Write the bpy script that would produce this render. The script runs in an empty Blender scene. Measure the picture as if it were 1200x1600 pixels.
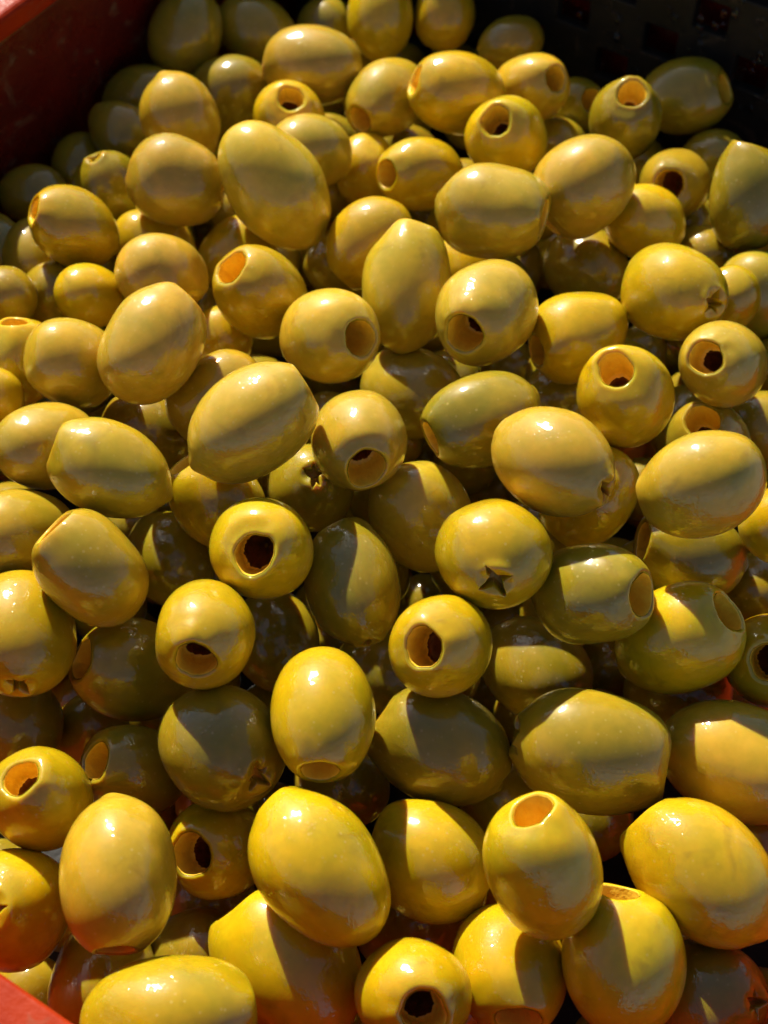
import bpy, math, random
import numpy as np
from mathutils import Vector, Quaternion, Matrix

# ------------------------------------------------------------------ camera, light, exposure
scene = bpy.context.scene
COL = scene.collection
R = math.radians
PITCH, DIST = R(51.0), 0.19 * 2600 / 1700
cam_d = bpy.data.cameras.new('camera'); cam = bpy.data.objects.new('camera', cam_d); COL.objects.link(cam)
cam.location = (0.0, -DIST * math.cos(PITCH), DIST * math.sin(PITCH))
cam.rotation_euler = (R(90) - PITCH, 0, 0)
cam_d.sensor_fit = 'VERTICAL'; cam_d.sensor_height = 32.0; cam_d.sensor_width = 24.0; cam_d.lens = 52.0
cam_d.clip_start = 0.005; cam_d.clip_end = 100.0
cam_d.dof.use_dof = True; cam_d.dof.focus_distance = 0.274; cam_d.dof.aperture_fstop = 24.0
scene.camera = cam

SUN = Vector((-0.29, 0.69, 0.65)).normalized()          # towards the sun: behind the crate, a little left
elev = math.asin(SUN.z); azim = math.atan2(SUN.x, SUN.y)
world = bpy.data.worlds.new('World'); scene.world = world; world.use_nodes = True
wn = world.node_tree.nodes; wl = world.node_tree.links
sky = wn.new('ShaderNodeTexSky'); sky.sky_type = 'NISHITA'; sky.sun_disc = False
sky.sun_elevation = elev; sky.sun_rotation = azim
bg = wn['Background']; bg.inputs['Strength'].default_value = 0.05
wl.new(sky.outputs[0], bg.inputs[0])
sun_d = bpy.data.lights.new('sun', 'SUN'); sun_d.energy = 5.0; sun_d.angle = R(0.53); sun_d.color = (1.0, 0.93, 0.80)
sun = bpy.data.objects.new('sun', sun_d); COL.objects.link(sun)
sun.rotation_euler = (-SUN).to_track_quat('-Z', 'Y').to_euler()
sun.location = SUN * 3
scene.view_settings.view_transform = 'Standard'; scene.view_settings.look = 'None'
scene.view_settings.exposure = 0.85; scene.view_settings.gamma = 1.0; scene.view_settings.use_curve_mapping = False
scene.render.engine = 'CYCLES'
scene.cycles.use_denoising = True
scene.cycles.use_adaptive_sampling = True; scene.cycles.adaptive_threshold = 0.02
scene.cycles.max_bounces = 6; scene.cycles.diffuse_bounces = 4; scene.cycles.glossy_bounces = 3; scene.cycles.transmission_bounces = 4
scene.cycles.sample_clamp_indirect = 6.0

# ------------------------------------------------------------------ materials
def new_mat(name):
    m = bpy.data.materials.new(name); m.use_nodes = True
    return m, m.node_tree.nodes, m.node_tree.links, m.node_tree.nodes['Principled BSDF']

def node(nt, kind, **kw):
    n = nt.new(kind)
    for k, v in kw.items():
        if k in n.inputs: n.inputs[k].default_value = v
        else: setattr(n, k, v)
    return n

def mix_rgb(nt, ln, fac, a, b, blend='MIX'):
    m = nt.new('ShaderNodeMix'); m.data_type = 'RGBA'; m.blend_type = blend
    for sock, v in ((m.inputs[0], fac), (m.inputs[6], a), (m.inputs[7], b)):
        if hasattr(v, 'is_linked') or hasattr(v, 'links'): ln.new(v, sock)
        else: sock.default_value = v if not isinstance(v, tuple) else (*v, 1.0)[:4]
    return m.outputs[2]

def ramp(nt, ln, src, p0, p1, c0=0.0, c1=1.0):
    r = nt.new('ShaderNodeMapRange'); r.clamp = True
    ln.new(src, r.inputs[0])
    r.inputs[1].default_value = p0; r.inputs[2].default_value = p1
    r.inputs[3].default_value = c0; r.inputs[4].default_value = c1
    return r.outputs[0]

def obj_coord(nt, ln):
    tc = nt.new('ShaderNodeTexCoord'); oi = nt.new('ShaderNodeObjectInfo')
    add = nt.new('ShaderNodeVectorMath'); add.operation = 'ADD'
    sc = nt.new('ShaderNodeVectorMath'); sc.operation = 'SCALE'; sc.inputs[0].default_value = (3.1, 1.7, 2.3)
    ln.new(oi.outputs['Random'], sc.inputs['Scale'])
    ln.new(tc.outputs['Object'], add.inputs[0]); ln.new(sc.outputs[0], add.inputs[1])
    return add.outputs[0], oi

def noise(nt, ln, vec, scale, detail=2.0, rough=0.5, dist=0.0):
    n = node(nt, 'ShaderNodeTexNoise', Scale=scale, Detail=detail, Roughness=rough, Distortion=dist)
    ln.new(vec, n.inputs['Vector'])
    return n.outputs['Fac']

def bump(nt, ln, h, strength, dist, prev=None):
    b = node(nt, 'ShaderNodeBump', Strength=strength, Distance=dist)
    ln.new(h, b.inputs['Height'])
    if prev is not None: ln.new(prev, b.inputs['Normal'])
    return b.outputs[0]

def olive_material():
    m, nt, ln, p = new_mat('olive_skin')
    v, oi = obj_coord(nt, ln)
    base = oi.outputs['Color']
    film = noise(nt, ln, v, 105, 2, 0.55, 0.5)
    c = mix_rgb(nt, ln, ramp(nt, ln, film, 0.35, 0.70), base, mix_rgb(nt, ln, 1.0, base, (0.72, 0.82, 0.60), 'MULTIPLY'))
    fine = noise(nt, ln, v, 420, 2, 0.6)
    c = mix_rgb(nt, ln, ramp(nt, ln, fine, 0.38, 0.68, 0.0, 0.85), c, mix_rgb(nt, ln, 1.0, c, (1.16, 1.12, 1.5), 'MULTIPLY'))
    brown = ramp(nt, ln, noise(nt, ln, v, 135, 3, 0.65, 0.8), 0.58, 0.76, 0.0, 0.42)
    c = mix_rgb(nt, ln, brown, c, (0.20, 0.105, 0.010))
    vor = node(nt, 'ShaderNodeTexVoronoi', Scale=1050.0); ln.new(v, vor.inputs['Vector'])
    spot = ramp(nt, ln, vor.outputs['Distance'], 0.12, 0.34, 1.0, 0.0)
    sep = nt.new('ShaderNodeSeparateColor'); ln.new(vor.outputs['Color'], sep.inputs[0])
    pick = ramp(nt, ln, sep.outputs[0], 0.65, 1.0, 0.0, 0.5)
    mul = nt.new('ShaderNodeMath'); mul.operation = 'MULTIPLY'; ln.new(spot, mul.inputs[0]); ln.new(pick, mul.inputs[1])
    pk2 = ramp(nt, ln, sep.outputs[1], 0.40, 0.95, 0.0, 0.75)
    mu2 = nt.new('ShaderNodeMath'); mu2.operation = 'MULTIPLY'; ln.new(spot, mu2.inputs[0]); ln.new(pk2, mu2.inputs[1]); spot2 = mu2.outputs[0]
    c = mix_rgb(nt, ln, mul.outputs[0], c, (0.55, 0.40, 0.12))
    ln.new(c, p.inputs['Base Color'])
    ln.new(ramp(nt, ln, film, 0.3, 0.75, 0.34, 0.52), p.inputs['Roughness'])
    ln.new(ramp(nt, ln, film, 0.35, 0.7, 0.02, 0.075), p.inputs['Coat Roughness'])
    p.inputs['Coat Weight'].default_value = 1.0; p.inputs['Coat IOR'].default_value = 1.62
    p.inputs['IOR'].default_value = 1.33; p.inputs['Specular IOR Level'].default_value = 0.25
    p.inputs['Subsurface Weight'].default_value = 0.8
    p.inputs['Subsurface Radius'].default_value = (1.0, 0.52, 0.10)
    p.inputs['Subsurface Scale'].default_value = 0.0032
    # skin relief (scuffs) under a wet film with its own, gentler waves and tiny drops
    h2 = noise(nt, ln, v, 900, 2, 0.55)
    sc = nt.new('ShaderNodeMath'); sc.operation = 'MULTIPLY'; ln.new(brown, sc.inputs[0]); ln.new(h2, sc.inputs[1])
    ln.new(bump(nt, ln, sc.outputs[0], 0.6, 0.00012), p.inputs['Normal'])
    h1 = noise(nt, ln, v, 260, 1, 0.5, 0.3)
    h3 = noise(nt, ln, v, 1500, 1, 0.6)
    m3 = nt.new('ShaderNodeMath'); m3.operation = 'MULTIPLY_ADD'; ln.new(h3, m3.inputs[0]); m3.inputs[1].default_value = 1.0; ln.new(spot2, m3.inputs[2]); spot3 = m3.outputs[0]
    m1 = nt.new('ShaderNodeMath'); m1.operation = 'MULTIPLY_ADD'
    ln.new(h1, m1.inputs[0]); m1.inputs[1].default_value = 1.8; ln.new(spot3, m1.inputs[2])
    m2 = nt.new('ShaderNodeMath'); m2.operation = 'MULTIPLY_ADD'
    ln.new(sc.outputs[0], m2.inputs[0]); m2.inputs[1].default_value = 2.2; ln.new(m1.outputs[0], m2.inputs[2])
    ln.new(bump(nt, ln, m2.outputs[0], 0.7, 0.00011), p.inputs['Coat Normal'])
    return m

def flesh_material(name, c0, c1):
    m, nt, ln, p = new_mat(name)
    v, oi = obj_coord(nt, ln)
    f = noise(nt, ln, v, 500, 2, 0.65, 0.5)
    ln.new(mix_rgb(nt, ln, ramp(nt, ln, f, 0.3, 0.7), c0, c1), p.inputs['Base Color'])
    p.inputs['Roughness'].default_value = 0.38
    p.inputs['Subsurface Weight'].default_value = 0.0
    ln.new(bump(nt, ln, noise(nt, ln, v, 900, 2, 0.7), 0.6, 0.0003), p.inputs['Normal'])
    return m

def plastic(name, c0, c1, rough, bump_s=0.25, grime=0.0, spec=0.5):
    m, nt, ln, p = new_mat(name)
    p.inputs['Specular IOR Level'].default_value = spec
    tc = nt.new('ShaderNodeTexCoord'); v = tc.outputs['Object']
    c = mix_rgb(nt, ln, ramp(nt, ln, noise(nt, ln, v, 60, 5, 0.6, 0.5), 0.35, 0.7), c0, c1)
    if grime:
        g = ramp(nt, ln, noise(nt, ln, v, 130, 8, 0.7, 1.0), 0.56, 0.66, 0.0, grime)
        c = mix_rgb(nt, ln, g, c, (0.16, 0.10, 0.06))
    ln.new(c, p.inputs['Base Color'])
    ln.new(ramp(nt, ln, noise(nt, ln, v, 90, 4, 0.6), 0.3, 0.7, rough * 0.7, rough * 1.4), p.inputs['Roughness'])
    b1 = bump(nt, ln, noise(nt, ln, v, 240, 5, 0.6), bump_s, 0.0006)
    ln.new(bump(nt, ln, noise(nt, ln, v, 1800, 2, 0.5), bump_s * 0.5, 0.0001, b1), p.inputs['Normal'])
    return m

M_SKIN = olive_material()
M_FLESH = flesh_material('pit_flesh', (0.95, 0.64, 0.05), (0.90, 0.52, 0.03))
M_PIT_SHADED = flesh_material('shaded_pit_flesh', (0.26, 0.085, 0.015), (0.36, 0.13, 0.02))  # brown inner tissue, darkened further so the hole's deep shade is in the colour
M_CUT = flesh_material('cut_flesh', (0.46, 0.23, 0.035), (0.58, 0.32, 0.05))
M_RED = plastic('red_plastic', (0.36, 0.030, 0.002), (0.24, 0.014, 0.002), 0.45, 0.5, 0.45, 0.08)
M_RED_SHADED = plastic('red_plastic_shaded', (0.12, 0.007, 0.004), (0.07, 0.005, 0.004), 0.30, 0.7, 0.6, 0.35)  # crate red darkened to paint in the back walls' shade, with grime
M_BLACK = plastic('black_plastic', (0.012, 0.011, 0.010), (0.022, 0.019, 0.015), 0.45, 0.5, 0.2, 0.12)
M_GROUND = plastic('concrete', (0.20, 0.19, 0.17), (0.28, 0.26, 0.24), 0.8, 0.6, 0.3)
M_WATER, _nt, _ln, _p = new_mat('water')
_p.inputs['Base Color'].default_value = (0.9, 0.95, 1, 1); _p.inputs['Roughness'].default_value = 0.02
_p.inputs['Transmission Weight'].default_value = 1.0; _p.inputs['IOR'].default_value = 1.33

# ------------------------------------------------------------------ helpers
def mesh_obj(name, verts, faces, mat, parent=None, smooth=False):
    me = bpy.data.meshes.new(name)
    me.from_pydata([tuple(q) for q in verts], [], faces); me.update()
    if smooth: me.polygons.foreach_set('use_smooth', [True] * len(me.polygons))
    me.materials.append(mat)
    o = bpy.data.objects.new(name, me); COL.objects.link(o)
    if parent is not None: o.parent = parent
    return o

def tag(o, label, cat, group=None):
    o['label'] = label; o['category'] = cat
    if group: o['group'] = group
    return o

def smooth01(x):
    x = np.clip(x, 0, 1); return x * x * (3 - 2 * x)

# ------------------------------------------------------------------ the olive
def grid_faces(nr, nt, base=0, keep=None):
    i = np.arange(nr - 1)[:, None]; j = np.arange(nt)[None, :]; jn = (j + 1) % nt
    q = np.stack([base + i * nt + j, base + i * nt + jn, base + (i + 1) * nt + jn, base + (i + 1) * nt + j], -1)
    q = q.reshape(-1, 4)
    return q if keep is None else q[keep.reshape(-1)]

def make_olive(name, C, b, ratio, axis, endA, endB, colour, seed, fine=True, hole=None):
    """one olive: skin mesh (top level) with children pit_hole and star_cut; the hole, if any, is at local +z"""
    rg = np.random.default_rng(1000 + seed)
    a = b * ratio
    ax = np.array(axis, float)
    has_hole = 'h' in (endA, endB)
    top, bot = (endA, endB)
    if endA != 'h' and (endB == 'h' or endA == 's'):
        ax = -ax; top, bot = endB, endA
    nth = 128 if (bot == 's' and fine) else (80 if fine else 40)
    nbody = 56 if fine else 26
    th = np.linspace(0, 2 * np.pi, nth, endpoint=False)
    rh = b * (hole or rg.uniform(0.33, 0.40))
    lip = rg.uniform(0.085, 0.13) * b
    ex = 0.93
    # profile (s, r, weight of the rim wobble)
    if top == 'h':
        ph_end = math.acos(((rh + lip) / b) ** (1 / ex))
    else:
        ph_end = math.pi / 2 - 0.012
    psi0 = np.linspace(0.012, 0.42, 26 if fine else 6)
    body = np.linspace(-math.pi / 2 + 0.45, ph_end, nbody)
    ph = np.concatenate([-math.pi / 2 + psi0, body])
    s = a * np.sin(ph); r = b * np.cos(ph) ** ex
    w = smooth01((ph - (ph_end - 0.40)) / 0.40) if top == 'h' else np.zeros_like(ph)
    nout = len(ph)
    s_rim = s[-1]
    if top == 'h':
        ang = np.linspace(0.95, math.pi, 9)[1:]
        s = np.concatenate([s, s_rim + lip * (np.sin(ang) - math.sin(0.95)) * 0.55]); r = np.concatenate([r, rh + lip * (1 + np.cos(ang)) / (1 + math.cos(0.95))])
        dep = np.array([0.10, 0.25, 0.45, 0.8, 1.2, 1.6]) * b * 1.12
        s = np.concatenate([s, s_rim - dep]); r = np.concatenate([r, np.full(6, rh + 0.02 * b) * np.array([1.02, 1.03, 1.03, 1.02, 0.9, 0.3])])
        w = np.concatenate([w, np.ones(14)])
    wob = 0.05 * np.cos(2 * (th - rg.uniform(0, 6.3))) + 0.035 * np.cos(3 * (th - rg.uniform(0, 6.3))) + 0.02 * np.cos(5 * (th - rg.uniform(0, 6.3))) + 0.008 * np.cos(rg.integers(8, 14) * th + rg.uniform(0, 6)) + 0.05 * np.exp(-((th - rg.uniform(0.5, 5.8)) / 0.22) ** 2)
    tilt_a = rg.uniform(0, 6.3); tilt = rg.uniform(0.02, 0.10) * b * np.cos(th - tilt_a)
    def deform(X):
        q = X / b
        for nv, tv, am in FLAT:
            x_ = q @ nv - tv; e_ = 0.5 * (x_ + np.sqrt(x_ * x_ + 0.006)) - 0.004; q = q - nv * (e_ * am)[..., None]
        X = q * b
        f = 1.0
        for kx, am, p0 in KV: f = f + am * np.sin(q @ kx + p0)
        Y = X * f[..., None]
        Y[..., 0] *= sx; Y[..., 1] /= sx
        Y[..., 0] += bend * (q[..., 2] ** 2 - 0.4) * b
        return Y
    FLAT = []
    for _ in range(rg.integers(3, 7)):
        nv = rg.normal(size=3); nv[2] *= 0.7; nv /= np.linalg.norm(nv)
        FLAT.append((nv, (1 + (ratio - 1) * abs(nv[2])) * rg.uniform(0.84, 0.93), rg.uniform(0.20, 0.55)))
    KV = [(rg.normal(size=3) * rg.uniform(0.9, 2.0), rg.uniform(0.006, 0.022), rg.uniform(0, 6.3)) for _ in range(7)]
    sx = 1 + rg.uniform(-0.025, 0.025); bend = rg.uniform(-0.03, 0.03)
    def ringpts(s, r, w):
        rr = r[:, None] * (1 + wob[None] * w[:, None]); ss = s[:, None] + tilt[None] * w[:, None]
        return np.stack([rr * np.cos(th), rr * np.sin(th), np.broadcast_to(ss, rr.shape)], -1)
    P = ringpts(s, r, w)
    psi = (ph + math.pi / 2)[:, None]
    keep = None
    if bot == 's' and fine:
        na = rg.choice([4, 5]); t0 = rg.uniform(0, 6.3); G = np.zeros((nout, nth)); pmax = rg.uniform(0.24, 0.36)
        for k in range(na):
            tk = t0 + 2 * math.pi * k / na + rg.uniform(-0.35, 0.35); lk = pmax * rg.uniform(0.7, 1.15)
            dth = np.abs((th - tk + math.pi) % (2 * math.pi) - math.pi)[None]
            dist = np.where(dth < math.pi / 2, psi * np.sin(np.minimum(dth, math.pi / 2)), psi)
            wd = (rg.uniform(0.10, 0.15) + 0.025 * np.sin(psi * 30 + k * 2)) * np.clip(1 - psi / lk, 0, 1) ** 1.15 + 1e-4
            G = np.maximum(G, smooth01(1.35 * (1 - dist / wd)) * smooth01((lk - psi) / 0.1))
        pull = np.exp(-(psi / 0.33) ** 2)
        P[:nout, :, 2] += G * rg.uniform(0.2, 0.3) * b + pull * 0.05 * b - 0.045 * b * (1 - G) * np.exp(-((psi - 0.26) / 0.12) ** 2)
        sect = 0.035 * b * np.cos(na * (th - t0) * 0.5 + rg.uniform(0, 6)) [None] * np.exp(-((psi - 0.2) / 0.14) ** 2)
        P[:nout, :, 2] -= sect
        P[:nout, :, :2] *= (1 + 0.06 * np.exp(-((psi - 0.22) / 0.1) ** 2))[..., None]
        keep = (G > 0.45)
    elif bot in 'np':
        am = 0.075 if bot == 'n' else rg.uniform(0.0, 0.025)
        P[:nout, :, 2] -= am * a * np.exp(-(psi / (0.17 if bot == 'n' else 0.22)) ** 2)
    P = deform(P)
    mid = nout // 2; kk = 0.965 * b / np.mean(np.linalg.norm(P[mid, :, :2] - P[mid, :, :2].mean(0), axis=1)); kk = min(max(kk, 0.92), 1.0); P = P * kk
    nr = P.shape[0]
    V = P.reshape(-1, 3)
    F = grid_faces(nr, nth).tolist()
    V = np.vstack([V, P[0].mean(0), P[-1].mean(0)]); i0 = nr * nth
    F += [(i0, (j + 1) % nth, j) for j in range(nth)]
    l = (nr - 1) * nth
    F += [(i0 + 1, l + j, l + (j + 1) % nth) for j in range(nth)]
    o = mesh_obj(name, V, F, M_SKIN, None, True)
    qn = Vector((0, 0, 1)).rotation_difference(Vector(ax)) @ Quaternion((0, 0, 1), rg.uniform(0, 6.28))
    o.rotation_mode = 'QUATERNION'; o.rotation_quaternion = qn; o.location = C
    o.color = (*colour, 1.0)
    if top == 'h' and fine:
        ang = np.linspace(2.55, math.pi, 6); la = 1.0 + 0.35 * rg.random(); led = rg.uniform(0.0, 0.45); lw = rg.uniform(0.0, 0.22)
        d2 = np.array([0.06, 0.14, 0.24, 0.36, 0.44, 0.48, 0.50, 0.56, 0.8, 1.2, 1.7]) * b; d2[1:9] += led * b * np.array([0.1, 0.3, 0.6, 1, 1, 1, 1, 0.9]); d2 = np.sort(d2)
        sh = np.array([0.97, 0.98, 0.98, 0.96, 0.90 + lw * 0.3, 0.80 + lw * 0.6, 0.66 + lw, 0.72 + lw * 0.8, 0.90, 0.85, 0.10])
        s_in = s_rim - lip * math.sin(0.95) * 0.55
        ls = np.concatenate([s_rim + lip * (np.sin(ang) - math.sin(0.95)) * 0.55 + 0.006 * b, s_in - d2])
        lr = np.concatenate([rh + lip * (1 + np.cos(ang)) / (1 + math.cos(0.95)) - 0.012 * b, rh * sh])
        L = ringpts(ls, lr, np.ones(len(ls)))
        jag = sum(rg.uniform(0.012, 0.03) * np.cos(k * (th - rg.uniform(0, 6.3))) for k in (2, 3, 5, 9, 14, 23))
        ju = np.zeros(len(ls)); ju[10:14] = (0.4, 0.8, 1.0, 0.7)
        L[..., :2] *= (1 + jag[None] * ju[:, None])[..., None]
        rough = rg.normal(0, 1, L.shape[:2]); rough = (rough + np.roll(rough, 1, 1) + np.roll(rough, 2, 1)) / 3
        L[6:, :, :2] *= (1 + 0.005 * rough[6:])[..., None]
        L = deform(L) * kk
        cutr = 13
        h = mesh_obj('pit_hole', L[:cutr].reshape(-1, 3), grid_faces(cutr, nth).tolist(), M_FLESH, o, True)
        mesh_obj('pit_chamber', L[cutr - 1:].reshape(-1, 3), grid_faces(len(ls) - cutr + 1, nth).tolist(), M_PIT_SHADED, h, True)
    if keep is not None and keep.any():
        kf = keep[:-1] & keep[1:] & np.roll(keep, -1, 1)[:-1] & np.roll(keep, -1, 1)[1:]
        Q = P[:nout].copy(); Q[..., 2] -= 0.00006
        f = grid_faces(nout, nth, 0, kf)
        used, inv = np.unique(f.reshape(-1), return_inverse=True)
        if len(f):
            mesh_obj('star_cut', Q.reshape(-1, 3)[used], inv.reshape(-1, 4).tolist(), M_CUT, o, True)
    return o

# ------------------------------------------------------------------ the crate
TH = R(-33.5)
UX, VX = Vector((math.cos(TH), math.sin(TH), 0)), Vector((-math.sin(TH), math.cos(TH), 0))
WU0, WU1, WV0, WV1, WV2 = -0.1282, 0.0990, -0.1052, 0.1462, 0.1550
FLOOR = -0.064
def uv(u, v, z): return UX * u + VX * v + Vector((0, 0, z))

def bevel_box(name, u0, u1, v0, v1, z0, z1, mat, parent, bev=0.0008, seg=3, sub=0, rnd=0.0):
    import bmesh
    bm = bmesh.new()
    bmesh.ops.create_cube(bm, size=1.0)
    for q in bm.verts:
        q.co = uv(u0 if q.co.x < 0 else u1, v0 if q.co.y < 0 else v1, z0 if q.co.z < 0 else z1)
    bmesh.ops.bevel(bm, geom=list(bm.edges), offset=bev, segments=seg, affect='EDGES', profile=0.5)
    me = bpy.data.meshes.new(name); bm.to_mesh(me); bm.free()
    me.polygons.foreach_set('use_smooth', [False] * len(me.polygons))
    me.materials.append(mat)
    o = bpy.data.objects.new(name, me); COL.objects.link(o); o.parent = parent
    return o

ground = mesh_obj('ground', [(-8, -8, FLOOR - 0.004), (8, -8, FLOOR - 0.004), (8, 8, FLOOR - 0.004), (-8, 8, FLOOR - 0.004)], [(0, 1, 2, 3)], M_GROUND)
ground['kind'] = 'structure'

crate = bpy.data.objects.new('plastic_crate', None); COL.objects.link(crate)
tag(crate, 'worn red and black plastic crate that holds all the olives', 'crate')
TW = 0.0035
BH, FH = 0.0182, 0.0105            # rim heights over the olives: back and front
bevel_box('floor', WU0 - TW, WU1 + TW, WV0 - TW, WV2 + TW, FLOOR - 0.003, FLOOR, M_BLACK, crate)
bevel_box('wall', WU0 - TW, WU0, WV0, WV2, FLOOR + 0.0003, BH, M_RED_SHADED, crate)
bevel_box('wall', WU0 - TW, WU1 + TW, WV2 + 0.0001, WV2 + TW, FLOOR + 0.0003, BH + 0.012, M_RED_SHADED, crate)
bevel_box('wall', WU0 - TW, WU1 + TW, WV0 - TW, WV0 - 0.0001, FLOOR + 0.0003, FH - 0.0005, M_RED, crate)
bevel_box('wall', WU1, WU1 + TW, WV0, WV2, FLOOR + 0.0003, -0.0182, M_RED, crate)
bevel_box('rim', WU0 - TW - 0.006, WU0 + 0.0015, WV0 - 0.012, WV2 + 0.008, BH + 0.0002, BH + 0.0060, M_RED, crate, 0.0016, 4)
bevel_box('rim', WU0 + 0.0017, WU1 + 0.004, WV2 - 0.001, WV2 + TW + 0.006, BH + 0.0122, BH + 0.0172, M_RED, crate, 0.0014, 4)
bevel_box('rim', WU0 + 0.0017, WU1 + 0.012, WV0 - 0.011, WV0 + 0.0014, FH - 0.0002, FH + 0.0035, M_RED, crate, 0.0010, 4)
bevel_box('rim', WU1 - 0.0012, WU1 + 0.011, WV0 + 0.0016, WV2 + 0.006, -0.0180, -0.0145, M_RED, crate, 0.0014, 4)

# black lattice panel lining the far right wall: solid bars round staggered square openings
def lattice_panel():
    pu, pz, hw, hh = 0.0222, 0.0108, 0.0040, 0.0038
    u0, u1, z0, z1 = WU0 + 0.004, WU1 - 0.002, FLOOR + 0.001, BH + 0.011
    opens = []
    r = 0
    zc = 0.0015 - 3 * pz
    k = -3
    while zc < z1 - 0.006:
        off = -0.0226 + (0.5 * pu if k % 2 else 0.0)
        for n in range(-8, 8):
            uc = off + n * pu
            if uc - hw > u0 + 0.003 and uc + hw < u1 - 0.003 and zc - hh > z0 + 0.003: opens.append((uc, zc))
        zc += pz; k += 1
    us = sorted({u0, u1, *[q[0] - hw for q in opens], *[q[0] + hw for q in opens]})
    zs = sorted({z0, z1, *[q[1] - hh for q in opens], *[q[1] + hh for q in opens]})
    us = [us[0]] + [x for i, x in enumerate(us[1:], 1) if x - us[i - 1] > 1e-6]
    zs = [zs[0]] + [x for i, x in enumerate(zs[1:], 1) if x - zs[i - 1] > 1e-6]
    solid = {}
    for i in range(len(us) - 1):
        for j in range(len(zs) - 1):
            cu, cz = (us[i] + us[i + 1]) / 2, (zs[j] + zs[j + 1]) / 2
            solid[i, j] = not any(abs(cu - a) < hw and abs(cz - c) < hh for a, c in opens)
    t = 0.0030
    V, F, idx = [], [], {}
    def vid(i, j, side):
        if (i, j, side) not in idx:
            idx[i, j, side] = len(V); V.append(uv(us[i], WV1 + (t if side else 0), zs[j]))
        return idx[i, j, side]
    for (i, j), s_ in solid.items():
        if not s_: continue
        F.append((vid(i, j, 0), vid(i + 1, j, 0), vid(i + 1, j + 1, 0), vid(i, j + 1, 0)))
        F.append((vid(i, j, 1), vid(i, j + 1, 1), vid(i + 1, j + 1, 1), vid(i + 1, j, 1)))
        for di, dj, e in ((-1, 0, ((0, 0), (0, 1))), (1, 0, ((1, 1), (1, 0))), (0, -1, ((1, 0), (0, 0))), (0, 1, ((0, 1), (1, 1)))):
            if not solid.get((i + di, j + dj), False):
                (a0, b0), (a1, b1) = e
                F.append((vid(i + a0, j + b0, 0), vid(i + a1, j + b1, 0), vid(i + a1, j + b1, 1), vid(i + a0, j + b0, 1)))
    o = mesh_obj('lattice_panel', V, F, M_BLACK)
    bv = o.modifiers.new('bevel', 'BEVEL'); bv.width = 0.0005; bv.segments = 2; bv.limit_method = 'ANGLE'
    return tag(o, 'wet black plastic lattice panel with square openings in the top right corner', 'panel')
lattice_panel()

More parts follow.
